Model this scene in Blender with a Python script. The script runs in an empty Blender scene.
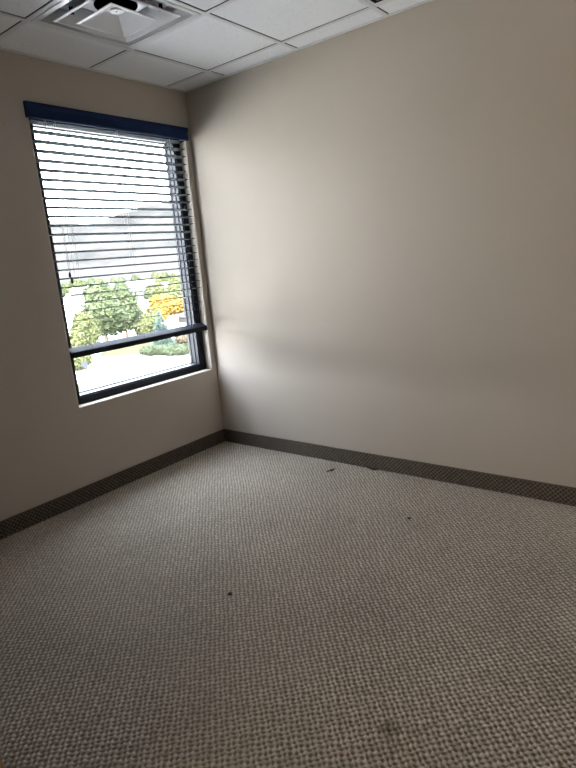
import bpy, bmesh, math, random
import numpy as np
from mathutils import Vector, Matrix, noise

random.seed(7)
rng = np.random.default_rng(7)
S = bpy.context.scene
COL = S.collection
R = math.radians

# ------------------------------------------------------------------ camera
CAM = Vector((-3.0534, -3.1635, 1.4248))
YAW, PITCH, ROLL, FPX = 0.8954, -0.2242, -0.0866, 552.06
fwd = Vector((math.sin(YAW) * math.cos(PITCH), math.cos(YAW) * math.cos(PITCH), math.sin(PITCH)))
r0 = Vector((math.cos(YAW), -math.sin(YAW), 0))
u0 = r0.cross(fwd)
rgt = r0 * math.cos(ROLL) + u0 * math.sin(ROLL)
upv = -r0 * math.sin(ROLL) + u0 * math.cos(ROLL)
cd = bpy.data.cameras.new('camera')
cam = bpy.data.objects.new('camera', cd)
COL.objects.link(cam)
m = Matrix((rgt, upv, -fwd)).transposed().to_4x4()
m.translation = CAM
cam.matrix_world = m
cd.sensor_fit = 'VERTICAL'
cd.sensor_height = 36.0
cd.lens = FPX / 768 * 36.0
cd.clip_start = 0.02
cd.clip_end = 6000
S.camera = cam

# ------------------------------------------------------------------ sky
SKY_STRENGTH = 14.0
w = bpy.data.worlds.new('sky')
S.world = w
w.use_nodes = True
nt = w.node_tree
nt.nodes.clear()
out = nt.nodes.new('ShaderNodeOutputWorld')
bg = nt.nodes.new('ShaderNodeBackground')
tc = nt.nodes.new('ShaderNodeTexCoord')
sp = nt.nodes.new('ShaderNodeSeparateXYZ')
rp = nt.nodes.new('ShaderNodeValToRGB')
rp.color_ramp.elements[0].position = 0.0
rp.color_ramp.elements[0].color = (0.90, 0.95, 1.0, 1)
rp.color_ramp.elements[1].position = 0.8
rp.color_ramp.elements[1].color = (0.74, 0.84, 1.0, 1)
e = rp.color_ramp.elements.new(0.25)
e.color = (0.86, 0.925, 1.0, 1)
nt.links.new(tc.outputs['Generated'], sp.inputs[0])
nt.links.new(sp.outputs['Z'], rp.inputs[0])
nt.links.new(rp.outputs[0], bg.inputs[0])
bg.inputs[1].default_value = SKY_STRENGTH
nt.links.new(bg.outputs[0], out.inputs[0])

# ------------------------------------------------------------------ sun (behind the building, front-lights the view outside)
sd = bpy.data.lights.new('sun', 'SUN')
sd.energy = 46.0
sd.angle = R(0.6)
sd.color = (1.0, 0.97, 0.93)
sun = bpy.data.objects.new('sun', sd)
COL.objects.link(sun)
az, el = R(215), R(48)
tosun = Vector((math.sin(az) * math.cos(el), math.cos(az) * math.cos(el), math.sin(el)))
sun.rotation_euler = tosun.to_track_quat('Z', 'Y').to_euler()

# portal: no light of its own, tells the renderer where the sky enters
pd = bpy.data.lights.new('window_portal', 'AREA')
pd.shape = 'RECTANGLE'
pd.size, pd.size_y = 1.2, 1.8
pd.cycles.is_portal = True
portal = bpy.data.objects.new('window_portal', pd)
COL.objects.link(portal)
portal.location = (-0.6385, 0.215, 1.49)
portal.rotation_euler = (R(-90), 0, 0)      # emits to -Y, into the room

# added fill light in the unseen passage, brightens the right wall (its housing is built with the passage)
pl_ = bpy.data.lights.new('passage_fill', 'AREA')
pl_.shape = 'RECTANGLE'
pl_.size, pl_.size_y = 0.9, 0.7
pl_.energy = 12.5
pl_.color = (1.0, 0.78, 0.50)
passage_fill = bpy.data.objects.new('passage_fill', pl_)
COL.objects.link(passage_fill)
passage_fill.location = (-4.98, -3.05, 1.10)
passage_fill.rotation_euler = (R(90), 0, R(-90))      # shines along +X through the doorway

S.view_settings.view_transform = 'Standard'
S.view_settings.look = 'None'
S.view_settings.gamma = 1.0
S.view_settings.use_curve_mapping = False
S.view_settings.exposure = 1.12
S.cycles.use_denoising = True
S.cycles.max_bounces = 16
S.cycles.diffuse_bounces = 10
S.cycles.transparent_max_bounces = 24
S.cycles.caustics_reflective = False
S.cycles.caustics_refractive = False
S.cycles.sample_clamp_indirect = 8.0

# ------------------------------------------------------------------ helpers
class MB:
    def __init__(self):
        self.v, self.f = [], []
    def add(self, vs, fs):
        n = len(self.v)
        self.v += [tuple(p) for p in vs]
        self.f += [tuple(i + n for i in q) for q in fs]
        return self
    def box(self, x0, x1, y0, y1, z0, z1):
        return self.add([(x0, y0, z0), (x1, y0, z0), (x1, y1, z0), (x0, y1, z0), (x0, y0, z1), (x1, y0, z1), (x1, y1, z1), (x0, y1, z1)],
                        [(3, 2, 1, 0), (4, 5, 6, 7), (0, 1, 5, 4), (1, 2, 6, 5), (2, 3, 7, 6), (3, 0, 4, 7)])
    def prism_x(self, prof, x0, x1):
        n = len(prof)
        vs = [(x0, y, z) for y, z in prof] + [(x1, y, z) for y, z in prof]
        fs = [(i, (i + 1) % n, n + (i + 1) % n, n + i) for i in range(n)]
        return self.add(vs, fs + [tuple(range(n))[::-1], tuple(range(n, 2 * n))])
    def prism_y(self, prof, y0, y1):
        n = len(prof)
        vs = [(x, y0, z) for x, z in prof] + [(x, y1, z) for x, z in prof]
        fs = [(i, (i + 1) % n, n + (i + 1) % n, n + i) for i in range(n)]
        return self.add(vs, fs + [tuple(range(n))[::-1], tuple(range(n, 2 * n))])
    def prism_z(self, prof, z0, z1):
        n = len(prof)
        vs = [(x, y, z0) for x, y in prof] + [(x, y, z1) for x, y in prof]
        fs = [(i, (i + 1) % n, n + (i + 1) % n, n + i) for i in range(n)]
        return self.add(vs, fs + [tuple(range(n))[::-1], tuple(range(n, 2 * n))])
    def tube(self, pts, rad, n=8):
        pts = [Vector(p) for p in pts]
        rads = rad if isinstance(rad, (list, tuple)) else [rad] * len(pts)
        vs = []
        for i, p in enumerate(pts):
            t = (pts[min(i + 1, len(pts) - 1)] - pts[max(i - 1, 0)]).normalized()
            a = t.cross(Vector((0, 0, 1)) if abs(t.z) < 0.9 else Vector((1, 0, 0))).normalized()
            b = t.cross(a)
            for k in range(n):
                q = 2 * math.pi * k / n
                vs.append(p + (a * math.cos(q) + b * math.sin(q)) * rads[i])
        fs = []
        for i in range(len(pts) - 1):
            for k in range(n):
                fs.append((i * n + k, i * n + (k + 1) % n, (i + 1) * n + (k + 1) % n, (i + 1) * n + k))
        fs += [tuple(range(n)), tuple(range((len(pts) - 1) * n, len(pts) * n))]
        return self.add(vs, fs)
    def build(self, name, mat, parent=None, smooth=False, bevel=0, seg=2, shade_angle=None):
        me = bpy.data.meshes.new(name)
        me.from_pydata(self.v, [], self.f)
        bm = bmesh.new()
        bm.from_mesh(me)
        bmesh.ops.recalc_face_normals(bm, faces=bm.faces)
        bm.to_mesh(me)
        bm.free()
        o = bpy.data.objects.new(name, me)
        COL.objects.link(o)
        for mm in (mat if isinstance(mat, list) else [mat]):
            me.materials.append(mm)
        if bevel:
            b = o.modifiers.new('bevel', 'BEVEL')
            b.width, b.segments, b.limit_method = bevel, seg, 'ANGLE'
            b.harden_normals = False
        if smooth:
            me.polygons.foreach_set('use_smooth', [True] * len(me.polygons))
        if parent:
            o.parent = parent
        return o

def tag(o, label=None, cat=None, group=None, kind=None):
    if label: o['label'] = label
    if cat: o['category'] = cat
    if group: o['group'] = group
    if kind: o['kind'] = kind
    return o

def empty(name, loc=(0, 0, 0), rz=0.0):
    o = bpy.data.objects.new(name, None)
    o.empty_display_size = 0.1
    COL.objects.link(o)
    o.location = loc
    o.rotation_euler = (0, 0, rz)
    return o

def copy_tree(o, parent=None):
    c = o.copy()
    COL.objects.link(c)
    if parent:
        c.parent = parent
    for ch in [x for x in S.objects if x.parent == o]:
        copy_tree(ch, c)
    return c

# ------------------------------------------------------------------ materials
def mat(name, color, rough=0.6, spec=0.5, metal=0.0, noise_amt=0.0, noise_scale=20, bump=0.0, bump_scale=200, coat=0.0):
    M = bpy.data.materials.new(name)
    M.use_nodes = True
    n = M.node_tree
    b = n.nodes['Principled BSDF']
    b.inputs['Base Color'].default_value = (*color, 1)
    b.inputs['Roughness'].default_value = rough
    b.inputs['Specular IOR Level'].default_value = spec
    b.inputs['Metallic'].default_value = metal
    b.inputs['Coat Weight'].default_value = coat
    t = n.nodes.new('ShaderNodeTexCoord')
    if noise_amt:
        no = n.nodes.new('ShaderNodeTexNoise')
        no.inputs['Scale'].default_value = noise_scale
        no.inputs['Detail'].default_value = 5
        n.links.new(t.outputs['Object'], no.inputs['Vector'])
        r = n.nodes.new('ShaderNodeValToRGB')
        r.color_ramp.elements[0].position = 0.3
        r.color_ramp.elements[1].position = 0.7
        r.color_ramp.elements[0].color = (*[c * (1 - noise_amt) for c in color], 1)
        r.color_ramp.elements[1].color = (*[min(1, c * (1 + noise_amt)) for c in color], 1)
        n.links.new(no.outputs['Fac'], r.inputs[0])
        n.links.new(r.outputs[0], b.inputs['Base Color'])
    if bump:
        no = n.nodes.new('ShaderNodeTexNoise')
        no.inputs['Scale'].default_value = bump_scale
        no.inputs['Detail'].default_value = 4
        n.links.new(t.outputs['Object'], no.inputs['Vector'])
        bp = n.nodes.new('ShaderNodeBump')
        bp.inputs['Strength'].default_value = bump
        bp.inputs['Distance'].default_value = 0.002
        n.links.new(no.outputs['Fac'], bp.inputs['Height'])
        n.links.new(bp.outputs[0], b.inputs['Normal'])
    return M

M_wall = mat('greige_wall_paint', (0.545, 0.490, 0.425), 0.75, 0.2, noise_amt=0.015, noise_scale=1.5, bump=0.25, bump_scale=160)
M_wall2 = mat('dark_unseen_wall', (0.15, 0.125, 0.10), 0.75, 0.2, noise_amt=0.015, noise_scale=1.5)  # unseen walls coloured dark to cut light bounced onto the window wall
M_black = mat('black_anodised_frame', (0.012, 0.015, 0.022), 0.6, 0.2, noise_amt=0.1)
M_bead = mat('grey_glazing_bead', (0.030, 0.033, 0.040), 0.5, 0.2, noise_amt=0.1)
M_slat = mat('dark_slat_paint', (0.058, 0.068, 0.071), 0.8, 0.0, noise_amt=0.06, noise_scale=30)
M_navy = mat('navy_valance_paint', (0.010, 0.026, 0.085), 0.7, 0.15, noise_amt=0.08, noise_scale=30)
M_rail = mat('dark_navy_rail_paint', (0.018, 0.021, 0.032), 0.6, 0.12, noise_amt=0.08, noise_scale=30)
M_cord = mat('grey_cord', (0.32, 0.33, 0.34), 0.8, 0.3, noise_amt=0.1, noise_scale=300)
M_tassel = mat('black_tassel_plastic', (0.015, 0.015, 0.018), 0.4)
M_white = mat('glossy_white_metal', (0.78, 0.80, 0.83), 0.22, 0.6, noise_amt=0.02)
M_flange = mat('satin_grey_white_metal', (0.42, 0.43, 0.45), 0.35, 0.6, noise_amt=0.03)
M_grid = mat('white_grid_metal', (0.72, 0.74, 0.77), 0.45, 0.5, noise_amt=0.02)
M_dark = mat('black_duct_lining', (0.006, 0.006, 0.007), 0.8, 0.2, noise_amt=0.2)
M_slab = mat('grey_concrete_slab', (0.25, 0.25, 0.25), 0.9, noise_amt=0.1)
M_screw = mat('bright_screw_metal', (0.6, 0.6, 0.62), 0.3, metal=0.8)
M_oak = None

def glass_mat():
    M = bpy.data.materials.new('clear_window_glass')
    M.use_nodes = True
    n = M.node_tree
    n.nodes.clear()
    o = n.nodes.new('ShaderNodeOutputMaterial')
    tr = n.nodes.new('ShaderNodeBsdfTransparent')
    tr.inputs[0].default_value = (0.98, 0.98, 0.985, 1)
    gl = n.nodes.new('ShaderNodeBsdfGlossy')
    gl.inputs['Roughness'].default_value = 0.02
    fr = n.nodes.new('ShaderNodeFresnel')
    ge = n.nodes.new('ShaderNodeNewGeometry')
    ir = n.nodes.new('ShaderNodeMapRange')          # same thin-pane reflectance entering and leaving the glass
    ir.inputs[3].default_value, ir.inputs[4].default_value = 1.5, 1 / 1.5
    n.links.new(ge.outputs['Backfacing'], ir.inputs[0])
    n.links.new(ir.outputs[0], fr.inputs[0])
    mx = n.nodes.new('ShaderNodeMixShader')
    n.links.new(fr.outputs[0], mx.inputs[0])
    n.links.new(tr.outputs[0], mx.inputs[1])
    n.links.new(gl.outputs[0], mx.inputs[2])
    n.links.new(mx.outputs[0], o.inputs[0])
    return M
M_glass = glass_mat()

def tile_mat():
    """white mineral-fibre tile with small pits and fissures"""
    M = mat('acoustic_tile', (0.72, 0.71, 0.71), 0.9, 0.2)
    n = M.node_tree
    b = n.nodes['Principled BSDF']
    t = n.nodes.new('ShaderNodeTexCoord')
    vo = n.nodes.new('ShaderNodeTexVoronoi')
    vo.inputs['Scale'].default_value = 70
    n.links.new(t.outputs['Object'], vo.inputs['Vector'])
    no = n.nodes.new('ShaderNodeTexNoise')
    no.inputs['Scale'].default_value = 45
    no.inputs['Detail'].default_value = 6
    n.links.new(t.outputs['Object'], no.inputs['Vector'])
    r1 = n.nodes.new('ShaderNodeMapRange')       # pits
    r1.inputs[1].default_value, r1.inputs[2].default_value = 0.10, 0.26
    n.links.new(vo.outputs['Distance'], r1.inputs[0])
    r2 = n.nodes.new('ShaderNodeMapRange')
    r2.inputs[1].default_value, r2.inputs[2].default_value = 0.40, 0.50
    n.links.new(no.outputs['Fac'], r2.inputs[0])
    mx = n.nodes.new('ShaderNodeMath'); mx.operation = 'MAXIMUM'
    n.links.new(r1.outputs[0], mx.inputs[0]); n.links.new(r2.outputs[0], mx.inputs[1])
    bp = n.nodes.new('ShaderNodeBump')
    bp.inputs['Strength'].default_value = 0.9
    bp.inputs['Distance'].default_value = 0.004
    n.links.new(mx.outputs[0], bp.inputs['Height'])
    n.links.new(bp.outputs[0], b.inputs['Normal'])
    r = n.nodes.new('ShaderNodeValToRGB')
    r.color_ramp.elements[0].color = (0.52, 0.53, 0.55, 1)
    r.color_ramp.elements[1].color = (0.86, 0.885, 0.92, 1)
    n.links.new(mx.outputs[0], r.inputs[0])
    n.links.new(r.outputs[0], b.inputs['Base Color'])
    return M
M_tile = tile_mat()

PX = 0.026
def carpet_mat(name, ca, cb, stains=(), axis='z'):
    """yarn flecked loop by loop, shade painted into the gaps between loops; soil marks with a shape of their own"""
    M = mat(name, ca, 0.95, 0.1)
    n = M.node_tree
    b = n.nodes['Principled BSDF']
    b.inputs['Sheen Weight'].default_value = 0.1
    t = n.nodes.new('ShaderNodeTexCoord')
    vo = n.nodes.new('ShaderNodeTexVoronoi')
    vo.inputs['Scale'].default_value = 75
    n.links.new(t.outputs['Object'], vo.inputs['Vector'])
    no = n.nodes.new('ShaderNodeTexNoise')
    no.inputs['Scale'].default_value = 2.2
    no.inputs['Detail'].default_value = 4
    n.links.new(t.outputs['Object'], no.inputs['Vector'])
    hs = n.nodes.new('ShaderNodeSeparateColor')
    n.links.new(vo.outputs['Color'], hs.inputs[0])
    mx = n.nodes.new('ShaderNodeMix'); mx.data_type = 'RGBA'
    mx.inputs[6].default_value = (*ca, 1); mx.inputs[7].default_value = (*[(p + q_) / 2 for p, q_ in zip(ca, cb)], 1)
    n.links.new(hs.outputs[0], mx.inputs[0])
    # shade between the loops painted dark, same lattice as the relief
    se = n.nodes.new('ShaderNodeSeparateXYZ'); n.links.new(t.outputs['Object'], se.inputs[0])
    def M2(op, a_, b_=None, c_=None):
        q_ = n.nodes.new('ShaderNodeMath'); q_.operation = op
        for i_, v_ in enumerate((a_, b_, c_)):
            if v_ is None: continue
            if isinstance(v_, (int, float)): q_.inputs[i_].default_value = v_
            else: n.links.new(v_, q_.inputs[i_])
        return q_.outputs[0]
    ox, oy, oz = se.outputs
    if axis == 'z':
        def sn(a_, ka, b_, kb, amp): return M2('MULTIPLY', M2('SINE', M2('ADD', M2('MULTIPLY', a_, ka), M2('MULTIPLY', b_, kb))), amp)
        U = M2('ADD', sn(oy, 131.0, ox, 57.0, 0.0024), M2('ADD', M2('ADD', ox, sn(oy, 9.1, ox, 0.0, 0.0025)), sn(oy, 23.0, ox, 5.0, 0.0015)))
        V = M2('ADD', sn(ox, 127.0, oy, -71.0, 0.0024), M2('ADD', M2('ADD', oy, sn(ox, 8.3, oy, 0.0, 0.0025)), sn(ox, 21.0, oy, -4.0, 0.0015)))
    else:
        U, V = (ox if axis == 'x' else oy), oz
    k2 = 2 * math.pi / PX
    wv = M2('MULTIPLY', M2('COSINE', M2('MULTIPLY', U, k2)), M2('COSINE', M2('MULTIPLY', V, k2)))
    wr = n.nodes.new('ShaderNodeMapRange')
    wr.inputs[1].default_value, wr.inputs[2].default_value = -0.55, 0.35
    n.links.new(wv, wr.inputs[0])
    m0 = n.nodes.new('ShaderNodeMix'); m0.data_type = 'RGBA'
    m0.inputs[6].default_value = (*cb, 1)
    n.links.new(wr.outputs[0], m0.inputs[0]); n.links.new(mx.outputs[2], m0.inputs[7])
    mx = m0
    rg = n.nodes.new('ShaderNodeMapRange')
    rg.inputs[1].default_value, rg.inputs[2].default_value = 0.3, 0.7
    rg.inputs[3].default_value, rg.inputs[4].default_value = 0.90, 1.06
    n.links.new(no.outputs['Fac'], rg.inputs[0])
    ml = n.nodes.new('ShaderNodeMix'); ml.data_type = 'RGBA'; ml.blend_type = 'MULTIPLY'
    ml.inputs[0].default_value = 1
    n.links.new(mx.outputs[2], ml.inputs[6]); n.links.new(rg.outputs[0], ml.inputs[7])
    last = ml.outputs[2]
    n2 = n.nodes.new('ShaderNodeTexNoise'); n2.inputs['Scale'].default_value = 40
    n.links.new(t.outputs['Object'], n2.inputs['Vector'])
    for (x, y, rad, dark) in stains:
        d = n.nodes.new('ShaderNodeVectorMath'); d.operation = 'DISTANCE'
        d.inputs[1].default_value = (x, y, 0)
        n.links.new(t.outputs['Object'], d.inputs[0])
        ad = n.nodes.new('ShaderNodeMath'); ad.operation = 'MULTIPLY_ADD'
        ad.inputs[1].default_value = rad * 1.3
        n.links.new(n2.outputs['Fac'], ad.inputs[0]); n.links.new(d.outputs['Value'], ad.inputs[2])
        mr = n.nodes.new('ShaderNodeMapRange'); mr.interpolation_type = 'SMOOTHSTEP'
        mr.inputs[1].default_value, mr.inputs[2].default_value = rad * 0.7, rad * 1.6
        mr.inputs[3].default_value, mr.inputs[4].default_value = dark, 1.0
        n.links.new(ad.outputs[0], mr.inputs[0])
        q = n.nodes.new('ShaderNodeMix'); q.data_type = 'RGBA'; q.blend_type = 'MULTIPLY'; q.inputs[0].default_value = 1
        n.links.new(last, q.inputs[6]); n.links.new(mr.outputs[0], q.inputs[7])
        last = q.outputs[2]
    n.links.new(last, b.inputs['Base Color'])
    return M
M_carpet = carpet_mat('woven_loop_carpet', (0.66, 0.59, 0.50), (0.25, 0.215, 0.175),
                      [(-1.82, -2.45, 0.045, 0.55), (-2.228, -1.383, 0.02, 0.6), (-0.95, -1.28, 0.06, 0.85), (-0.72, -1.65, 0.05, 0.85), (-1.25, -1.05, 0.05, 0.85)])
M_cbase = {a_: carpet_mat('carpet_base_' + a_, (0.22, 0.185, 0.15), (0.050, 0.041, 0.033), (), a_) for a_ in 'xy'}  # same carpet, painted darker for the weaker light on the upright face
M_bind = mat('dark_carpet_binding', (0.13, 0.11, 0.095), 0.9, 0.2, noise_amt=0.15, noise_scale=80)

def oak_mat():
    M = mat('golden_oak', (0.36, 0.22, 0.08), 0.4, 0.5)
    n = M.node_tree
    b = n.nodes['Principled BSDF']
    t = n.nodes.new('ShaderNodeTexCoord')
    mp = n.nodes.new('ShaderNodeMapping'); mp.inputs['Scale'].default_value = (18, 18, 1.2)
    wv = n.nodes.new('ShaderNodeTexNoise'); wv.inputs['Scale'].default_value = 3; wv.inputs['Detail'].default_value = 6
    n.links.new(t.outputs['Object'], mp.inputs[0]); n.links.new(mp.outputs[0], wv.inputs['Vector'])
    r = n.nodes.new('ShaderNodeValToRGB')
    r.color_ramp.elements[0].position, r.color_ramp.elements[1].position = 0.35, 0.65
    r.color_ramp.elements[0].color = (0.28, 0.16, 0.055, 1)
    r.color_ramp.elements[1].color = (0.44, 0.28, 0.11, 1)
    n.links.new(wv.outputs['Fac'], r.inputs[0]); n.links.new(r.outputs[0], b.inputs['Base Color'])
    return M
M_oak = oak_mat()

# ------------------------------------------------------------------ room shell
H = 2.645
XW, YB = -3.60, -4.30                      # far-left and back limits of the room
WL, WR, WT, WBZ = -1.228, -0.049, 2.375, 0.615   # window opening
WALLTOP = H + 0.25

def struct(o):
    o['kind'] = 'structure'
    return o

# window wall with a bull-nosed opening
def window_wall():
    bm = bmesh.new()
    xs = [XW - 0.2, WL, WR, 0.2]
    zs = [-0.1, WBZ, WT, WALLTOP]
    g = {}
    for yi, y in enumerate((0.0, 0.21)):
        for i, x in enumerate(xs):
            for k, z in enumerate(zs):
                g[yi, i, k] = bm.verts.new((x, y, z))
    for yi in (0, 1):
        for i in range(3):
            for k in range(3):
                if i == 1 and k == 1: continue
                bm.faces.new((g[yi, i, k], g[yi, i + 1, k], g[yi, i + 1, k + 1], g[yi, i, k + 1]))
    for (i0, k0), (i1, k1) in (((1, 1), (2, 1)), ((2, 1), (2, 2)), ((2, 2), (1, 2)), ((1, 2), (1, 1)),):
        bm.faces.new((g[0, i0, k0], g[0, i1, k1], g[1, i1, k1], g[1, i0, k0]))
    rim = [(i, 0) for i in range(3)] + [(3, k) for k in range(3)] + [(i, 3) for i in range(3, 0, -1)] + [(0, k) for k in range(3, 0, -1)]
    for a, b in zip(rim, rim[1:] + rim[:1]):
        bm.faces.new((g[0, a[0], a[1]], g[0, b[0], b[1]], g[1, b[0], b[1]], g[1, a[0], a[1]]))
    bmesh.ops.recalc_face_normals(bm, faces=bm.faces)
    inner = {g[0, 1, 1], g[0, 2, 1], g[0, 2, 2], g[0, 1, 2]}
    ed = [e for e in bm.edges if e.verts[0] in inner and e.verts[1] in inner]
    bmesh.ops.bevel(bm, geom=ed, offset=0.009, segments=4, affect='EDGES', profile=0.5)
    me = bpy.data.meshes.new('wall_left')
    bm.to_mesh(me); bm.free()
    me.materials.append(M_wall)
    o = bpy.data.objects.new('wall_left', me)
    COL.objects.link(o)
    return struct(o)
window_wall()
struct(MB().box(0, 0.2, YB - 0.2, 0.0, -0.1, WALLTOP).build('wall_right', M_wall))
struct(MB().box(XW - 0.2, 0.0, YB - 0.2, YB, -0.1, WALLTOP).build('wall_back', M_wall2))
# entry wall with the doorway beside the photographer
DY0, DY1, DZ = -3.45, -2.50, 2.06
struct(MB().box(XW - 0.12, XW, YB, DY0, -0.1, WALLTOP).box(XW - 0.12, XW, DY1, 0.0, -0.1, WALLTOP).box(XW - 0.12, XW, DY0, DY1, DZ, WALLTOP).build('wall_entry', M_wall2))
# passage beyond the doorway
struct(MB().box(-5.2, -5.05, -5.0, -1.2, -0.1, WALLTOP).box(-5.05, XW - 0.12, -1.3, -1.2, -0.1, WALLTOP).box(-5.05, XW - 0.12, -5.0, -4.9, -0.1, WALLTOP)
       .box(XW - 0.13, XW - 0.12, -4.9, YB, -0.1, WALLTOP).build('wall_passage', M_wall))
struct(MB().box(-5.2, 0.2, -5.0, 0.2, H + 0.2, H + 0.3).build('trim_slab', M_slab))
struct(MB().box(-5.05, XW - 0.12, -4.9, -1.3, H + 0.02, H + 0.06).build('ceiling_passage', M_grid))

lp = empty('fill_light', (-5.05, -3.05, 1.10))  # blank panel added behind the fill lamp
MB().box(0.0, 0.05, -0.48, 0.48, -0.38, 0.38).build('housing', M_grid, lp, bevel=0.004)
tag(lp, 'added broad white fill light at the end of the unseen passage', 'wall light')

# carpet: real woven relief
PX = 0.026
def weave(u, v):
    a = np.cos(2 * np.pi * u / PX) * np.cos(2 * np.pi * v / PX)
    return a
def relief_grid(name, n1, n2, fn, material, parent=None):
    P = fn(n1, n2)
    idx = np.arange(n1 * n2).reshape(n1, n2)
    q = np.stack([idx[:-1, :-1], idx[1:, :-1], idx[1:, 1:], idx[:-1, 1:]], -1).reshape(-1, 4)
    me = bpy.data.meshes.new(name)
    me.vertices.add(n1 * n2)
    me.vertices.foreach_set('co', P.reshape(-1).astype(np.float32))
    me.loops.add(q.size); me.polygons.add(len(q))
    me.loops.foreach_set('vertex_index', q.reshape(-1).astype(np.int32))
    me.polygons.foreach_set('loop_start', np.arange(0, q.size, 4, dtype=np.int32))
    me.polygons.foreach_set('loop_total', np.full(len(q), 4, dtype=np.int32))
    me.update(); me.validate()
    me.polygons.foreach_set('use_smooth', [True] * len(q))
    me.materials.append(material)
    o = bpy.data.objects.new(name, me)
    COL.objects.link(o)
    if parent: o.parent = parent
    return o

AMP = 0.0034
def floor_fn(n1, n2):
    x = np.linspace(XW, -0.004, n1)[:, None] * np.ones((1, n2))
    y = np.linspace(-3.9, -0.004, n2)[None, :] * np.ones((n1, 1))
    wx = x + 0.0025 * np.sin(y * 9.1) + 0.0015 * np.sin(y * 23 + x * 5) + 0.0024 * np.sin(y * 131 + x * 57)
    wy = y + 0.0025 * np.sin(x * 8.3) + 0.0015 * np.sin(x * 21 - y * 4) + 0.0024 * np.sin(x * 127 - y * 71)
    s = weave(wx, wy)
    z = AMP * (np.sign(s) * np.abs(s) ** 0.8 - 1) + rng.normal(0, 0.00035, s.shape)
    return np.stack([x, y, z], -1)
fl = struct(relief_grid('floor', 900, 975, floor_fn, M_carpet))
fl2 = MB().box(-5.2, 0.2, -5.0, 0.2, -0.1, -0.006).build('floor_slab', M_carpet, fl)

# baseboards: carpet base, woven face under a bound top edge
HB = 0.1017
def base(name, axis, a0, a1):
    L = a1 - a0
    n1 = max(2, int(L / 0.0045)); n2 = 22
    def fn(n1, n2):
        s = np.linspace(a0, a1, n1)[:, None] * np.ones((1, n2))
        z = np.linspace(-0.004, HB - 0.006, n2)[None, :] * np.ones((n1, 1))
        d = 0.0095 + 0.0018 * weave(s, z) + rng.normal(0, 0.0003, s.shape)
        return np.stack([s, -d, z], -1) if axis == 'x' else np.stack([-d, s, z], -1)
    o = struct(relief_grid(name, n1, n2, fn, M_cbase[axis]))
    t = MB()
    if axis == 'x': t.box(a0, a1, -0.0125, 0.0, HB - 0.008, HB)
    else: t.box(-0.0125, 0.0, a0, a1, HB - 0.008, HB)
    t.build('top_edge', M_bind, o, bevel=0.0025)
    return o
base('baseboard_left', 'x', XW, -0.001)
base('baseboard_right', 'y', YB, -0.001)

# ------------------------------------------------------------------ suspended ceiling
T, GA, GB = 0.6096, 0.1705, 0.4108
gx = [0.0] + [-GA - k * T for k in range(6)] + [XW]
gy = [0.0] + [-GB - k * T for k in range(7)] + [YB]
gx = [v for v in gx if v >= XW]; gy = [v for v in gy if v >= YB]
DIFF = (1, 0)   # cell of the supply diffuser : x -0.78..-1.39, y -0.41..-1.02
tiles = MB()
BW = 0.012
def cell(i, j): return gx[i + 1], gx[i], gy[j + 1], gy[j]
for i in range(len(gx) - 1):
    for j in range(len(gy) - 1):
        if (i, j) in ((2, 1), (1, 3)):
            continue
        x0, x1, y0, y1 = cell(i, j)
        if x1 - x0 < 0.03 or y1 - y0 < 0.03: continue
        e = BW + 0.004
        # bevelled (tegular) edge: face sits just above the grid, with a narrow dark reveal
        zf, zb = H + 0.0035, H + 0.016
        c = 0.003
        X0, X1, Y0, Y1 = x0 + e, x1 - e, y0 + e, y1 - e
        tiles.add([(X0 + c, Y0 + c, zf), (X1 - c, Y0 + c, zf), (X1 - c, Y1 - c, zf), (X0 + c, Y1 - c, zf),
                   (X0, Y0, zf + c), (X1, Y0, zf + c), (X1, Y1, zf + c), (X0, Y1, zf + c),
                   (X0, Y0, zb), (X1, Y0, zb), (X1, Y1, zb), (X0, Y1, zb)],
                  [(0, 1, 2, 3), (0, 1, 5, 4), (1, 2, 6, 5), (2, 3, 7, 6), (3, 0, 4, 7),
                   (4, 5, 9, 8), (5, 6, 10, 9), (6, 7, 11, 10), (7, 4, 8, 11), (8, 9, 10, 11)])
ceil = struct(tiles.build('ceiling', M_tile))
g = MB()
for x in gx[1:-1]: g.box(x - BW, x + BW, YB, 0, H, H + 0.003)
for y in gy[1:-1]: g.box(XW, 0, y - BW, y + BW, H - 0.0006, H + 0.003)
g.box(-0.022, 0, YB, 0, H - 0.001, H + 0.003); g.box(XW, 0, -0.022, 0, H - 0.001, H + 0.003)
g.box(XW, XW + 0.022, YB, 0, H - 0.001, H + 0.003); g.box(XW, 0, YB, YB + 0.022, H - 0.001, H + 0.003)
g.build('ceiling_grid', M_grid, ceil)
g = MB()   # black strips above the tile gaps, standing in for their shade
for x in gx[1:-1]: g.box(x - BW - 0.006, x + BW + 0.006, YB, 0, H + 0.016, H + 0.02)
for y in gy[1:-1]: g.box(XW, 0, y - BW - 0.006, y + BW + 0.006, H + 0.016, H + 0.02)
g.build('gap_shade', M_dark, ceil)
g = MB().box(XW, 0, YB, 0, H + 0.19, H + 0.2).build('plenum_cover', M_dark, ceil)

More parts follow.
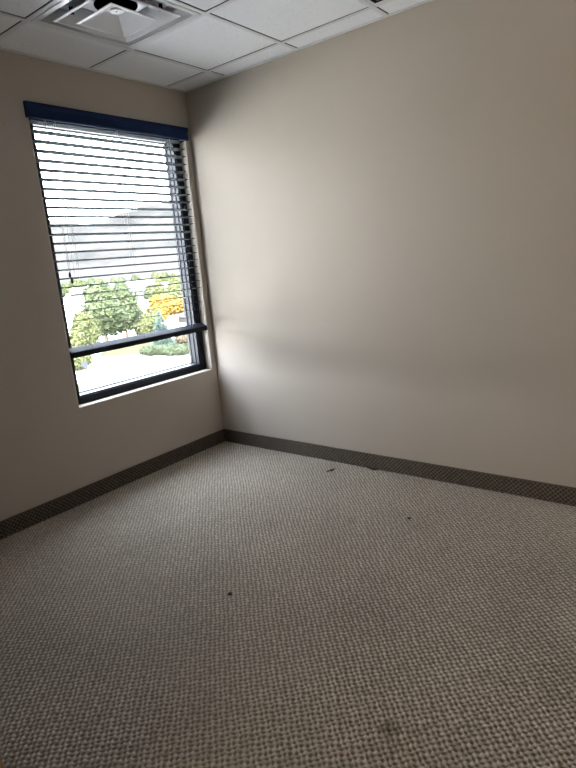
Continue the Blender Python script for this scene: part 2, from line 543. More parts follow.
# ------------------------------------------------------------------ window
win = struct(empty('window_1', (0, 0, 0)))
FY0, FY1 = 0.065, 0.170
FW = 0.050
f = MB()
f.box(WL, WL + FW, FY0, FY1, WBZ, WT).box(WR - FW, WR, FY0, FY1, WBZ, WT)
f.box(WL + FW, WR - FW, FY0, FY1, WBZ, WBZ + FW * 0.9).box(WL + FW, WR - FW, FY0, FY1, WT - FW, WT)
f.build('frame', M_black, win, bevel=0.0025)
b = MB()    # glazing stops, stepped back behind the frame's inner edge
S1, S2 = 0.014, 0.010
x0, x1, z0, z1 = WL + FW, WR - FW, WBZ + FW * 0.9, WT - FW
for (y0, y1, s) in ((0.074, 0.102, 0.010), (0.112, 0.150, 0.010), (0.150, 0.172, 0.016)):
    b.box(x0, x0 + s, y0, y1, z0, z1).box(x1 - s, x1, y0, y1, z0, z1).box(x0 + s, x1 - s, y0, y1, z0, z0 + s).box(x0 + s, x1 - s, y0, y1, z1 - s, z1)
b.build('glazing_bead', M_bead, win, bevel=0.002)
MB().box(x0 + 0.002, x1 - 0.002, 0.103, 0.111, z0 + 0.002, z1 - 0.002).build('glass_pane', M_glass, win)

# ------------------------------------------------------------------ blind
blind = empty('window_blind', (-0.64, 0.0, WBZ + 0.35))
blind_parts = []
BX0, BX1 = WL + 0.008, WR - 0.014
YC, SW, TILT = 0.024, 0.056, R(8)
def slat_prof(zc, w=SW, th=0.0020, crown=0.0008):
    pts = []
    n = 6
    for i in range(n + 1):
        u = -0.5 + i / n
        pts.append((u * w, crown * (1 - 4 * u * u) + th / 2))
    for i in range(n, -1, -1):
        u = -0.5 + i / n
        pts.append((u * w, crown * (1 - 4 * u * u) - th / 2))
    c, s = math.cos(-TILT), math.sin(-TILT)     # room-side edge higher
    return [(YC + y * c - z * s, zc + y * s + z * c) for y, z in pts]
sl = MB()
ZTOP, DZS = 2.252 + 0.0524, 0.0524
zs = []
z = ZTOP
while z > 1.0:
    zs.append(z); z -= DZS
for z in zs:
    sl.prism_x(slat_prof(z), BX0, BX1)
blind_parts.append(sl.build('slats', M_slat, None))
# bottom rail: domed top
rp_ = [(-0.031, 0.003), (-0.028, 0.0), (0.028, 0.0), (0.031, 0.003), (0.031, 0.056), (0.028, 0.060), (-0.026, 0.036), (-0.030, 0.033), (-0.031, 0.030)]
blind_parts.append(MB().prism_x([(YC + y - 0.002, 0.928 + z) for y, z in rp_], BX0 - 0.002, BX1 + 0.004).build('bottom_rail', M_rail, None, bevel=0.0015))
# head rail and valance
blind_parts.append(MB().box(BX0, BX1, -0.002, 0.052, 2.352, 2.373).build('head_rail', M_rail, None, bevel=0.002))
vp = [(-0.003, 2.314), (-0.020, 2.314), (-0.022, 2.318), (-0.022, 2.330), (-0.019, 2.334), (-0.019, 2.366), (-0.024, 2.376), (-0.026, 2.386), (-0.026, 2.398), (-0.003, 2.398)]
blind_parts.append(MB().prism_x(vp, -1.250, -0.034).build('valance', M_navy, None, bevel=0.0012))
# ladder cords: two uprights and a rung under each slat
c, s = math.cos(TILT), math.sin(TILT)
for lx in (-1.075, -0.645, -0.205):
    l = MB()
    ya, yb = YC - SW / 2 * c - 0.0015, YC + SW / 2 * c + 0.0015
    for yy, dz in ((ya, SW / 2 * s), (yb, -SW / 2 * s)):
        pts = []
        for k in range(60):
            zz = 2.318 - (2.318 - 0.972) * k / 59
            pts.append((lx + 0.0012 * math.sin(k * 1.9), yy, zz))
        l.tube(pts, 0.0011, 5)
    for z in zs:
        l.tube([(lx, ya, z + SW / 2 * s - 0.003), (lx, yb, z - SW / 2 * s - 0.003)], 0.0008, 4)
    l.tube([(lx + 0.006, YC, 2.318), (lx + 0.006, YC, 0.975)], 0.0009, 5)
    blind_parts.append(l.build('ladder_cord', M_cord, None))
# tilt cords with tassels
for (tx, tz) in ((-1.150, 1.452), (-1.141, 1.418)):
    o = MB().tube([(tx + 0.004, -0.012, 2.318), (tx + 0.001, -0.0125, 1.9), (tx, -0.0125, tz)], 0.0010, 6).build('tilt_cord', M_cord, None)
    blind_parts.append(o)
    pr = [(0.000, 0.002), (-0.004, 0.0042), (-0.012, 0.0062), (-0.024, 0.0078), (-0.032, 0.0074), (-0.035, 0.004)]
    t = MB().tube([(tx, -0.0135, tz + a) for a, _ in pr], [q for _, q in pr], 10).build('tassel', M_tassel, o, smooth=True)
for o in blind_parts:
    o.parent = blind
    o.location = -Vector(blind.location)
tag(blind, 'dark navy venetian blind with horizontal slats, lowered over most of the window', 'window blind')

# ------------------------------------------------------------------ supply diffuser (square cone type)
dx0, dx1, dy0, dy1 = cell(2, 1)
DC = Vector(((dx0 + dx1) / 2, (dy0 + dy1) / 2, H))
dif = empty('air_diffuser', DC)
def frustum_ring(mb, a_low, z_low, a_high, z_high, th=0.003):
    """four-sided flared blade, a_* half sides"""
    def sq(a, z): return [(-a, -a, z), (a, -a, z), (a, a, z), (-a, a, z)]
    vs = sq(a_low, z_low) + sq(a_high, z_high) + sq(a_high + th, z_high + th) + sq(a_low + th, z_low + th)
    fs = []
    for k in range(4):
        n = (k + 1) % 4
        fs += [(k, n, 4 + n, 4 + k), (4 + k, 4 + n, 8 + n, 8 + k), (8 + k, 8 + n, 12 + n, 12 + k), (12 + k, 12 + n, n, k)]
    mb.add(vs, fs)
A = T / 2 - 0.014
fl_ = MB()      # flat rim that lies on the grid
for (a0, a1, zz0, zz1) in ((A - 0.028, A, 0.001, 0.005),):
    fl_.box(-a1, a1, -a1, -a0, zz0 - 0.004, zz1).box(-a1, a1, a0, a1, zz0 - 0.004, zz1).box(-a1, -a0, -a0, a0, zz0 - 0.004, zz1).box(a0, a1, -a0, a0, zz0 - 0.004, zz1)
fl_.build('rim', M_white, dif, bevel=0.0015)
o1 = MB(); frustum_ring(o1, A - 0.028, 0.000, 0.195, 0.050); o1.build('outer_cone', M_flange, dif)
o2 = MB(); frustum_ring(o2, 0.205, -0.010, 0.125, 0.050)
frustum_ring(o2, 0.217, -0.008, 0.205, -0.010)
o2.build('middle_cone', M_white, dif, bevel=0.001)
o3 = MB()
a, zl, zh = 0.130, -0.022, 0.030
o3.add([(-a, -a, zl), (a, -a, zl), (a, a, zl), (-a, a, zl), (-0.035, -0.035, zh), (0.035, -0.035, zh), (0.035, 0.035, zh), (-0.035, 0.035, zh),
        (-a - .003, -a - .003, zl + .004), (a + .003, -a - .003, zl + .004), (a + .003, a + .003, zl + .004), (-a - .003, a + .003, zl + .004),
        (-0.035, -0.035, zh + .004), (0.035, -0.035, zh + .004), (0.035, 0.035, zh + .004), (-0.035, 0.035, zh + .004)],
       [(0, 1, 5, 4), (1, 2, 6, 5), (2, 3, 7, 6), (3, 0, 4, 7), (4, 5, 6, 7),
        (8, 9, 13, 12), (9, 10, 14, 13), (10, 11, 15, 14), (11, 8, 12, 15), (12, 13, 14, 15),
        (0, 1, 9, 8), (1, 2, 10, 9), (2, 3, 11, 10), (3, 0, 8, 11)])
frustum_ring(o3, a + 0.012, zl + 0.001, a, zl)
ic = o3.build('inner_cone', M_white, dif, bevel=0.001)
bo = MB().tube([(0, 0, zh), (0, 0, zh - 0.004), (0, 0, zh - 0.007)], [0.034, 0.034, 0.028], 28).build('boss', M_white, ic, smooth=False)
MB().tube([(0, 0, zh - 0.006), (0, 0, zh - 0.010)], [0.009, 0.007], 14).build('screw', M_screw, ic)
th = MB()
n = 40
vs, fs = [], []
for z, r_ in ((0.052, 0.105), (0.16, 0.105)):
    for k in range(n):
        q = 2 * math.pi * k / n
        if r_ > 0.19:
            d = max(abs(math.cos(q)), abs(math.sin(q)))
            vs.append((math.cos(q) * r_ / d, math.sin(q) * r_ / d, z))
        else: vs.append((math.cos(q) * r_, math.sin(q) * r_, z))
for i in range(1):
    for k in range(n): fs.append((i * n + k, i * n + (k + 1) % n, (i + 1) * n + (k + 1) % n, (i + 1) * n + k))
fs.append(tuple(range(n, 2 * n)))
th.add(vs, fs).build('duct_collar', M_dark, dif)
bk = MB()      # sheet-metal back pan around the round collar
vs, fs = [], []
for k in range(n):
    q = 2 * math.pi * k / n
    d = max(abs(math.cos(q)), abs(math.sin(q)))
    vs += [(math.cos(q) * 0.105, math.sin(q) * 0.105, 0.053), (math.cos(q) * 0.2 / d, math.sin(q) * 0.2 / d, 0.053)]
for k in range(n): fs.append((2 * k, 2 * k + 1, (2 * k + 3) % (2 * n), (2 * k + 2) % (2 * n)))
bk.add(vs, fs).build('back_pan', M_white, dif)
for sx in (-1, 1):
    for sy in (-1, 1):
        cx, cy = sx * 0.152, sy * 0.152
        br = MB().box(cx - 0.012, cx + 0.012, cy - 0.002, cy + 0.002, 0.022, 0.052)
        br.box(cx - 0.002, cx + 0.002, cy - 0.012, cy + 0.012, 0.022, 0.052)
        br.build('bracket', M_dark, dif)
tag(dif, 'square white multi-cone air diffuser set in the ceiling grid above the window', 'air vent')

# second ceiling vent, mostly beyond the top of the picture
vx0, vx1, vy0, vy1 = cell(1, 3)
VC = Vector(((vx0 + vx1) / 2, (vy0 + vy1) / 2, H))
vent = empty('ceiling_vent', VC)
A2 = T / 2 - 0.013
def sqring(mb, a0, a1, z0, z1):
    mb.box(-a1, a1, -a1, -a0, z0, z1).box(-a1, a1, a0, a1, z0, z1).box(-a1, -a0, -a0, a0, z0, z1).box(a0, a1, -a0, a0, z0, z1)
q = MB(); sqring(q, A2 - 0.018, A2, 0.0005, 0.004); q.build('rim', M_grid, vent, bevel=0.001)
q = MB(); sqring(q, A2 - 0.06, A2 - 0.019, 0.03, 0.034); sqring(q, A2 - 0.019, A2 - 0.018, 0.001, 0.034); q.build('slot', M_dark, vent)
MB().box(-A2 + 0.045, A2 - 0.045, -A2 + 0.045, A2 - 0.045, -0.002, 0.006).build('face_plate', M_flange, vent, bevel=0.002)
MB().box(-0.15, 0.15, -0.15, 0.15, 0.034, 0.12).build('duct_collar', M_dark, vent)
tag(vent, 'black-edged square ceiling vent at the top edge of the picture near the right wall', 'air vent')

# ------------------------------------------------------------------ open oak door leaf at the photographer's left
hinge, free = Vector((-3.55, -2.50)), Vector((-2.738, -2.115))
dv = (free - hinge); DL = dv.length
door = struct(empty('door_1', (hinge.x, hinge.y, 0), math.atan2(dv.y, dv.x)))
MB().box(0, DL, 0.0, 0.044, 0.012, 2.03).build('leaf', M_oak, door, bevel=0.002)
hd = MB()
for sy in (-1, 1):
    y0 = 0.022 + sy * 0.022
    hd.tube([(DL - 0.065, y0, 1.0), (DL - 0.065, y0 + sy * 0.012, 1.0)], 0.03, 20)
    hd.tube([(DL - 0.065, y0 + sy * 0.012, 1.0), (DL - 0.065, y0 + sy * 0.05, 1.0), (DL - 0.085, y0 + sy * 0.055, 1.0), (DL - 0.18, y0 + sy * 0.055, 1.0)], 0.009, 12)
hd.build('handle', M_screw, door)

# ------------------------------------------------------------------ scraps on the carpet
M_lint = mat('dark_lint', (0.05, 0.045, 0.04), 0.9, 0.2, noise_amt=0.3, noise_scale=300)
def scrap(name, x, y, pts, rad, label, n=6):
    mb = MB()
    for pl in pts: mb.tube([(a, b_, c_) for a, b_, c_ in pl], rad, n)
    o = mb.build(name, M_lint, None, smooth=True)
    o.location = (x, y, 0.0)
    tag(o, label, 'debris')
    return o
scrap('carpet_scrap', -0.172, -1.161, [[(-.03, .012, .004), (-.01, .004, .007), (.01, -.006, .005), (.03, -.004, .004)], [(-.004, -.01, .004), (.008, .002, .009), (.018, .012, .004)]], 0.0046,
      'dark curled scrap lying loose on the carpet nearest the far corner')
scrap('carpet_scrap', -0.020, -1.385, [[(0, .03, .012), (-.004, .012, .006), (-.012, -.006, .005), (-.010, -.035, .006), (-.002, -.05, .012)]], 0.0058,
      'dark curved scrap lying against the foot of the right baseboard')
scrap('carpet_crumb', -1.566, -1.542, [[(-.008, 0, .003), (0, .003, .007), (.008, 0, .003)], [(0, -.008, .003), (.002, 0, .007), (0, .008, .003)]], 0.0055,
      'black crumb on the middle of the carpet')
scrap('carpet_crumb', -0.555, -1.915, [[(-.008, .002, .003), (0, .002, .006), (.008, -.003, .003)], [(.001, -.006, .003), (.002, .006, .005)]], 0.0045,
      'small dark crumb on the carpet towards the right wall')

struct(MB().box(-2.20, -1.80, 0.21, 1.0, -1.0, WALLTOP).build('added_light_fin', M_slab))  # unseen fin added outside to block grazing daylight from the left

# ------------------------------------------------------------------ outside
GZ = -8.0
def at(azd, d, z=GZ):
    a_ = R(azd)
    return Vector((CAM.x + math.sin(a_) * d, CAM.y + math.cos(a_) * d, z))

M_ground = mat('dry_pale_ground', (0.40, 0.395, 0.365), 0.95, 0.1, noise_amt=0.25, noise_scale=0.02)
M_road = mat('pale_concrete', (0.44, 0.43, 0.41), 0.9, 0.2, noise_amt=0.06, noise_scale=0.3)
M_kerb = mat('kerb_concrete', (0.15, 0.145, 0.13), 0.9, 0.2, noise_amt=0.08, noise_scale=1)
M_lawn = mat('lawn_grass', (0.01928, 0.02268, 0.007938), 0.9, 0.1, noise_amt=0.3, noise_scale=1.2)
M_hill = None
def hill_mat():
    M = mat('dry_scrub_hillside', (0.2, 0.19, 0.17), 0.95, 0.1)
    n = M.node_tree
    b_ = n.nodes['Principled BSDF']
    t = n.nodes.new('ShaderNodeTexCoord')
    no = n.nodes.new('ShaderNodeTexNoise'); no.inputs['Scale'].default_value = 0.02; no.inputs['Detail'].default_value = 8; no.inputs['Roughness'].default_value = 0.6
    n.links.new(t.outputs['Object'], no.inputs['Vector'])
    r = n.nodes.new('ShaderNodeValToRGB')
    r.color_ramp.elements[0].position, r.color_ramp.elements[1].position = 0.40, 0.58
    r.color_ramp.elements[0].color = (0.007582, 0.007877, 0.007286, 1)
    r.color_ramp.elements[1].color = (0.01516, 0.01371, 0.01225, 1)
    n.links.new(no.outputs['Fac'], r.inputs[0]); n.links.new(r.outputs[0], b_.inputs['Base Color'])
    return M
M_hill = hill_mat()

gm = MB()
nseg = 96
gm.add([(math.cos(2 * math.pi * k / nseg) * 3500, math.sin(2 * math.pi * k / nseg) * 3500, GZ - 0.05) for k in range(nseg)], [tuple(range(nseg))])
struct(gm.build('ground', M_ground))

# street and lot: pale concrete sweeping across below the window, kerbed lawn island beyond it
rd = MB()
def poly(mb, pts, z0, z1): mb.prism_z([(p.x, p.y) for p in pts], z0, z1)
poly(rd, [at(a_, 70) for a_ in (0, 10, 20, 28)] + [at(33.5, 66), at(36.5, 64.5), at(41.5, 59.5), at(50, 50), at(70, 46), at(90, 45), at(90, 8), at(0, 8)], GZ - 0.04, GZ)
struct(rd.build('road', M_road))
struct(MB().prism_z([(p.x, p.y) for p in [at(28, 200), at(28, 80), at(31.0, 76), at(31.4, 200)]], GZ - 0.04, GZ + 0.01).build('side_road', M_road))
struct(MB().prism_z([(p.x, p.y) for p in [at(37.6, 260), at(36.0, 110), at(36.8, 110), at(38.4, 260)]], GZ - 0.04, GZ + 0.01).build('lane', M_road))

def lawn(name, pts, label):
    o = MB()
    poly(o, pts, GZ - 0.03, GZ + 0.10)
    ob = o.build(name, M_lawn)
    ob['kind'] = 'structure'
    k = MB()
    c = sum(pts, Vector()) / len(pts)
    poly(k, [p + (p - c).normalized() * 0.35 for p in pts], GZ - 0.03, GZ + 0.07)
    k.build('kerb', M_kerb, ob)
    return ob
lawn('added_dark_strip', [Vector((-30, 0.5, GZ)), Vector((30, 0.5, GZ)), Vector((30, 5.0, GZ)), Vector((-30, 5.0, GZ))], '')  # unseen dark strip added to cut light bouncing up beside the facade
lawn('lawn', [at(32.6, 67.5), at(34.5, 66), at(36.6, 65), at(38.4, 63.5), at(41.5, 60.5), at(44, 58), at(46, 66), at(40, 76), at(34, 78)], '')
lawn('lawn', [at(29.0, 52), at(30.4, 51.5), at(31.3, 48.5), at(31.25, 45.8), at(30.6, 44.3), at(29.0, 43.5)], '')

def leaf_mat(name, c1, c2):
    M = mat(name, c1, 0.8, 0.2)
    n = M.node_tree
    b_ = n.nodes['Principled BSDF']
    t = n.nodes.new('ShaderNodeTexCoord')
    no = n.nodes.new('ShaderNodeTexNoise'); no.inputs['Scale'].default_value = 1.1; no.inputs['Detail'].default_value = 5
    n.links.new(t.outputs['Object'], no.inputs['Vector'])
    r = n.nodes.new('ShaderNodeValToRGB')
    r.color_ramp.elements[0].position, r.color_ramp.elements[1].position = 0.35, 0.65
    r.color_ramp.elements[0].color = (*c1, 1); r.color_ramp.elements[1].color = (*c2, 1)
    n.links.new(no.outputs['Fac'], r.inputs[0]); n.links.new(r.outputs[0], b_.inputs['Base Color'])
    return M
L_green = leaf_mat('mid_green_leaves', (0.0125, 0.0185, 0.0062), (0.0225, 0.0300, 0.0108))
L_lime = leaf_mat('yellow_green_leaves', (0.0180, 0.0225, 0.0062), (0.0290, 0.0335, 0.0095))
L_gold = leaf_mat('golden_autumn_leaves', (0.06192, 0.03674, 0.003171), (0.08141, 0.04928, 0.004285))
L_blue = leaf_mat('blue_green_needles', (0.0112, 0.02058, 0.0168), (0.01677, 0.02906, 0.0231))
L_hedge = leaf_mat('hedge_leaves', (0.01155, 0.01743, 0.007422), (0.01639, 0.02325, 0.01014))
L_tan = leaf_mat('dry_tan_leaves', (0.03151, 0.02446, 0.01523), (0.03888, 0.03078, 0.01944))
M_bark = mat('grey_brown_bark', (0.12, 0.09, 0.07), 0.9, 0.1, noise_amt=0.3, noise_scale=6)

def crown_mesh(blobs, n, size):
    vs, fs = [], []
    tot = sum(b_[1][0] * b_[1][2] for b_ in blobs)
    for (c, rr) in blobs:
        bm = bmesh.new()
        bmesh.ops.create_icosphere(bm, subdivisions=3, radius=1)
        off = len(vs)
        for v in bm.verts:
            d = 0.80 + 0.22 * noise.noise(v.co * 2.3 + Vector(c))
            vs.append((c[0] + v.co.x * rr[0] * d, c[1] + v.co.y * rr[1] * d, c[2] + v.co.z * rr[2] * d))
        for f_ in bm.faces: fs.append(tuple(off + v.index for v in f_.verts))
        bm.free()
        k = int(n * rr[0] * rr[2] / tot)
        for _ in range(k):
            d = rng.normal(size=3); d /= np.linalg.norm(d)
            q = 0.80 + 0.24 * rng.random() + 0.16 * noise.noise(Vector(d) * 2.3 + Vector(c))
            p = np.array(c) + d * np.array(rr) * q
            a_ = rng.normal(size=3); a_ -= d * a_.dot(d) * 0.6; a_ /= np.linalg.norm(a_)
            b2 = np.cross(d + rng.normal(size=3) * 0.5, a_); b2 /= np.linalg.norm(b2)
            s_ = size * (0.6 + 0.8 * rng.random())
            i0 = len(vs)
            vs += [tuple(p - a_ * s_), tuple(p + b2 * s_ * 0.5), tuple(p + a_ * s_), tuple(p - b2 * s_ * 0.5)]
            fs.append((i0, i0 + 1, i0 + 2, i0 + 3))
    me = bpy.data.meshes.new('crown')
    me.from_pydata(vs, [], fs)
    return me

def tree(name, pos, h, blobs, n, size, lm, label, group=None, cat='tree', trunk=True):
    root = empty(name, pos, 0)
    me = crown_mesh(blobs, n, size)
    me.materials.append(lm)
    c = bpy.data.objects.new('crown', me); COL.objects.link(c); c.parent = root
    if trunk:
        MB().tube([(0, 0, -0.1), (0.05, 0, h * 0.25), (0, 0.05, h * 0.6)], [h * 0.03, h * 0.024, h * 0.01], 10).build('trunk', M_bark, root, smooth=True)
    return tag(root, label, cat, group)

tall = tree('leafy_tree', at(33.5, 76), 8.2, [((0, 0, 4.2), (2.2, 2.2, 2.6)), ((.2, .2, 6.4), (1.6, 1.6, 1.7)), ((-1.2, .2, 3.0), (1.5, 1.6, 1.8)), ((1.2, -.2, 3.2), (1.7, 1.6, 2.0)), ((.6, 0, 5.3), (1.7, 1.5, 1.5))],
     5200, 0.22, L_green, 'tallest leafy green tree outside the left half of the window')
shorter = tree('leafy_tree', at(35.5, 84), 6.2, [((0, 0, 3.0), (1.8, 1.8, 2.2)), ((.3, 0, 4.6), (1.4, 1.4, 1.5)), ((-.9, 0, 2.6), (1.3, 1.4, 1.6)), ((1.1, 0, 2.2), (1.4, 1.3, 1.5))],
     3600, 0.22, L_green, 'shorter leafy green tree touching the right side of the tallest one')
farleft = tree('leafy_tree', at(31.6, 67), 5.2, [((0, 0, 2.6), (1.5, 1.5, 1.9)), ((.2, 0, 3.8), (1.1, 1.1, 1.3)), ((-.7, 0, 1.8), (1.1, 1.2, 1.3))],
     2400, 0.2, L_lime, 'yellow-green tree at the far left edge of the window')
autumn = tree('autumn_tree', at(39.5, 92), 5.4, [((0, 0, 3.3), (2.3, 2.0, 1.5)), ((-1.7, -.8, 2.5), (1.5, 1.5, 1.3)), ((1.8, .6, 3.1), (1.7, 1.5, 1.3)), ((-.2, 0, 4.3), (1.6, 1.5, 1.0)), ((2.7, 0, 3.3), (1.0, 1.1, .8))],
     3800, 0.22, L_gold, 'golden yellow autumn tree behind the blue-green spruce')
tree('leafy_tree', at(37.8, 79.5), 4.2, [((0, 0, 2.2), (1.6, 1.5, 1.6)), ((.9, 0, 2.9), (1.1, 1.2, 1.1)), ((-1.1, 0, 1.6), (1.2, 1.2, 1.2))],
     2400, 0.2, L_lime, 'low yellow-green tree at the left foot of the golden tree')
autumn.scale = (1.4, 1.2, 1.02)
tall.scale = (1.2, 1.2, 1.06)
shorter.scale = (1.4, 1.2, 1.2)
farleft.scale = (1.15, 1.1, 1.1)
# spruce: whorled tiers
sp_root = empty('spruce_tree', at(38.9, 70.5))
vs, fs = [], []
hS = 4.4
for k in range(26):
    zz = 0.25 + (hS - 0.3) * k / 25
    rr = 1.65 * (1 - k / 26.5) ** 0.85 + 0.06
    nb = max(6, int(20 * (1 - k / 30)))
    for j in range(nb):
        q = 2 * math.pi * (j + (k % 2) * 0.5 + 0.3 * random.random()) / nb
        L = rr * (0.8 + 0.3 * random.random())
        d = Vector((math.cos(q), math.sin(q), -0.22 + 0.25 * k / 25))
        sd_ = Vector((-math.sin(q), math.cos(q), 0)) * (0.10 + 0.08 * L)
        p0 = Vector((0, 0, zz + 0.1))
        i0 = len(vs)
        vs += [tuple(p0), tuple(p0 + d * L * 0.6 + sd_), tuple(p0 + d * L + Vector((0, 0, 0.05))), tuple(p0 + d * L * 0.6 - sd_), tuple(p0 + d * L * 0.6 + Vector((0, 0, 0.12)))]
        fs += [(i0, i0 + 1, i0 + 4), (i0 + 1, i0 + 2, i0 + 4), (i0 + 2, i0 + 3, i0 + 4), (i0 + 3, i0, i0 + 4)]
MBs = MB(); MBs.add(vs, fs); MBs.build('crown', L_blue, sp_root)
MB().tube([(0, 0, -0.1), (0, 0, hS * 0.9)], [0.13, 0.02], 8).build('trunk', M_bark, sp_root)
tag(sp_root, 'small conical blue-green spruce behind the trimmed hedges', 'tree')

# trimmed hedges
def hedge(pos, rz, L, D, Hh, label):
    blobs = []
    k = max(2, int(L / 0.9))
    for i in range(k):
        u = -L / 2 + L * (i + 0.5) / k
        blobs.append(((u, 0, Hh * 0.5), (L / k * 0.8, D / 2, Hh * 0.52)))
    root = empty('hedge', pos, rz)
    me = crown_mesh(blobs, 2200, 0.11)
    me.materials.append(L_hedge)
    c_ = bpy.data.objects.new('foliage', me); COL.objects.link(c_); c_.parent = root
    tag(root, label, 'hedge')
hedge(at(38.0, 63.0, GZ + 0.1), R(-47), 2.6, 1.5, 1.05, 'trimmed green hedge outside, left of the pair across the street')
hedge(at(40.05, 61.0, GZ + 0.1), R(-47), 2.5, 1.5, 1.15, 'trimmed green hedge outside, right of the pair across the street')
tree('dry_shrub', at(41.0, 70), 1.6, [((0, 0, .8), (1.3, .9, .8)), ((.9, 0, .7), (.9, .8, .7))], 900, 0.14, L_tan, 'dry tan shrub behind the right hedge', cat='shrub')
tree('leafy_shrub', at(30.85, 60), 2.2, [((0, 0, 1.1), (1.2, 1.2, 1.1)), ((-.6, 0, .8), (.9, .9, .8)), ((.3, 0, 1.6), (.7, .7, .6))], 1400, 0.15, L_lime, 'yellow-green shrub outside just under the left end of the blind rail', cat='shrub')

# street sign, seen from behind
sg = empty('street_sign', at(31.22, 51.5))
M_sign = mat('grey_sign_metal', (0.016, 0.018, 0.022), 0.8, 0.05, noise_amt=0.05)
MB().tube([(0, 0, 0), (-0.10, 0, 2.0)], 0.035, 8).build('pole', M_sign, sg)
oc = [(0.30 * math.cos(R(22.5 + 45 * k)), 1.78 + 0.30 * math.sin(R(22.5 + 45 * k))) for k in range(8)]
pl = MB().prism_y([(x - 0.09, z) for x, z in oc], -0.05, -0.04).build('sign_plate', M_sign, sg)
sg.rotation_euler = (0, 0, R(-31))
tag(sg, 'grey street sign on a thin pole beside the road outside', 'sign')

# houses and the long low building
M_hw = mat('white_house_paint', (0.0648, 0.06318, 0.06156), 0.8, noise_amt=0.05, noise_scale=1)
M_hb = mat('blue_grey_siding', (0.01296, 0.0162, 0.02268), 0.8, noise_amt=0.05, noise_scale=1)
M_ht = mat('tan_stucco', (0.0324, 0.02592, 0.01944), 0.8, noise_amt=0.05, noise_scale=1)
M_rf = mat('grey_shingle', (0.01944, 0.01944, 0.02106), 0.9, noise_amt=0.15, noise_scale=3)
M_rw = mat('white_roof', (0.081, 0.081, 0.081), 0.7, noise_amt=0.05, noise_scale=1)
M_hg = mat('dark_house_glass', (0.04, 0.05, 0.06), 0.2, noise_amt=0.1)
def house(name, azd, d, w_, dep, hw, hr, wall, roof, label, nwin=2, turn=0, cat='house'):
    root = empty(name, at(azd, d), -R(azd + turn))
    MB().box(-w_ / 2, w_ / 2, 0, dep, 0, hw).build('wall', wall, root)
    ov = 0.4
    MB().prism_x([(-ov, hw - 0.1), (dep / 2, hw + hr), (dep + ov, hw - 0.1)], -w_ / 2 - ov, w_ / 2 + ov).build('roof', roof, root)
    for k in range(nwin):
        cx = -w_ / 2 + w_ * (k + 0.5) / nwin
        ww = min(1.0, w_ / nwin * 0.5)
        fr = MB().box(cx - ww / 2 - .08, cx + ww / 2 + .08, -0.05, 0.02, hw * 0.35 - .08, hw * 0.8 + .08).build('window', M_hw, root)
        MB().box(cx - ww / 2, cx + ww / 2, -0.07, -0.045, hw * 0.35, hw * 0.8).build('pane', M_hg, fr)
    return tag(root, label, cat)
house('house', 42.1, 98, 5.0, 6, 2.6, 1.3, M_ht, M_rw, 'tan house with a white roof to the right of the golden tree', 2, 12)
house('house', 37.15, 175, 3.2, 7, 3.6, 1.4, M_hb, M_rw, 'blue-grey house with white roof between the green trees and golden tree', 1, 8)
house('long_building', 36.6, 262, 24, 12, 3.4, 1.6, M_hw, M_rw, 'long white building with a row of dark windows beyond the trees', 9, 4, cat='building')
house('house', 40.4, 318, 12, 9, 3.2, 2.4, M_hw, M_hb, 'white house with blue-grey roof far behind the golden tree', 3, -10)
house('house', 38.9, 205, 8, 8, 2.8, 1.8, M_hw, M_rw, 'white-roofed house just above the golden tree', 2, 6)
house('house', 32.0, 230, 9, 8, 3.0, 2.0, M_hw, M_rf, 'white house with grey roof left of the tallest tree', 2, 10)

# background trees, each its own crown and trunk
kinds = []
for lm, nm in ((L_green, 'green'), (L_lime, 'yellow-green')):
    me = crown_mesh([((0, 0, 3.4), (2.4, 2.4, 2.3)), ((-1.4, .3, 2.6), (1.6, 1.7, 1.6)), ((1.3, -.3, 2.8), (1.7, 1.6, 1.7)), ((.1, 0, 5.0), (1.5, 1.5, 1.4))], 1500, 0.34)
    me.materials.append(lm)
    tm = MB().tube([(0, 0, -0.1), (0, 0, 4)], [0.22, 0.1], 8)
    kinds.append((me, nm))
trunk_me = bpy.data.meshes.new('trunk')
tm = MB().tube([(0, 0, -0.1), (0.05, 0, 2), (0, 0, 4)], [0.22, 0.17, 0.1], 8)
trunk_me.from_pydata(tm.v, [], tm.f); trunk_me.materials.append(M_bark)
rows = []
rs = random.Random(3)
taken = [(at(42.1, 101), 6.5), (at(37.15, 178), 6), (at(36.6, 268), 20), (at(40.4, 322), 12), (at(38.9, 209), 9), (at(32.0, 234), 9.5), (at(39.6, 90), 4.5), (at(33.5, 76), 5)]
cand = [(40.6, 128, .95, 1), (41.6, 140, 1.0, 1), (42.6, 125, .9, 0), (39.2, 150, .95, 1), (38.4, 165, .85, 0), (41.0, 185, 1.1, 1), (42.2, 200, 1.1, 0)]
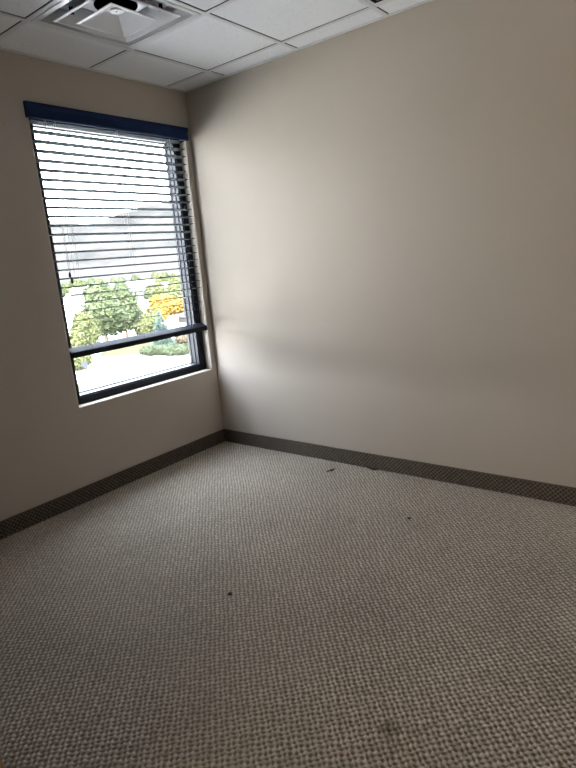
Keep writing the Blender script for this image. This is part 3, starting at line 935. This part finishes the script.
for i in range(90):
    azd = 29.5 + 14.5 * rs.random()
    d = rs.choice([110, 135, 170, 210, 250, 300, 350, 420, 480]) * (0.9 + 0.2 * rs.random())
    sc_, kk = 0.75 + 0.5 * rs.random(), 0 if rs.random() < 0.5 else 1
    if d < 165 and azd < 37.5: d += 120
    if 36 < azd < 38.6 and d < 250: continue
    if azd < 31.3 and d < 200: continue
    cand.append((azd, d, sc_, kk))
for azd, d, sc_, kk in cand:
    p = at(azd, d)
    if len(rows) >= 46 or any((p - q).length < r_ + 3.4 * sc_ for q, r_ in taken): continue
    taken.append((p, 3.4 * sc_)); rows.append((azd, d, sc_, kk))
for i, (azd, d, s_, k) in enumerate(rows):
    root = empty('background_tree', at(azd, d), rs.random() * 6.28)
    root.scale = (s_, s_, s_)
    o = bpy.data.objects.new('crown', kinds[k][0]); COL.objects.link(o); o.parent = root
    o = bpy.data.objects.new('trunk', trunk_me); COL.objects.link(o); o.parent = root
    tag(root, 'distant round %s tree in the neighbourhood seen through the blind' % kinds[k][1], 'tree', 'distant %s trees outside' % kinds[k][1])

# hills
ridge = [(-100, .05), (-40, .07), (10, .06), (25, .068), (30, .0745), (32.8, .072), (35.45, .086), (37.5, .0934), (39.2, .0964), (41.8, .0985), (44, .090), (50, .085), (70, .07), (100, .05)]
def rslope(a_):
    for (a0, s0), (a1, s1) in zip(ridge, ridge[1:]):
        if a0 <= a_ <= a1: return s0 + (s1 - s0) * (a_ - a0) / (a1 - a0)
    return 0.03
na, nr = 800, 46
vs, fs = [], []
for i in range(na):
    a_ = -95 + 175 * i / (na - 1)
    for j in range(nr):
        t_ = j / (nr - 1)
        d = 560 + (1900 - 560) * t_
        top = rslope(a_) * 1600 + CAM.z - GZ
        f_ = min(1.0, t_ / 0.776)
        f_ = f_ * f_ * (3 - 2 * f_) if t_ < 0.776 else 1 - (t_ - 0.776) * 1.2
        p = at(a_, d)
        nz = noise.fractal(Vector((p.x, p.y, 0)) * 0.006, 0.9, 2.0, 3) * 24 * min(1, t_ * 3) * (0.45 if abs(t_ - 0.776) < 0.08 else 1)
        vs.append((p.x, p.y, GZ - 1 + top * f_ + nz))
for i in range(na - 1):
    for j in range(nr - 1):
        fs.append((i * nr + j, (i + 1) * nr + j, (i + 1) * nr + j + 1, i * nr + j + 1))
hm = MB(); hm.add(vs, fs)
struct(hm.build('hills', M_hill, smooth=True))
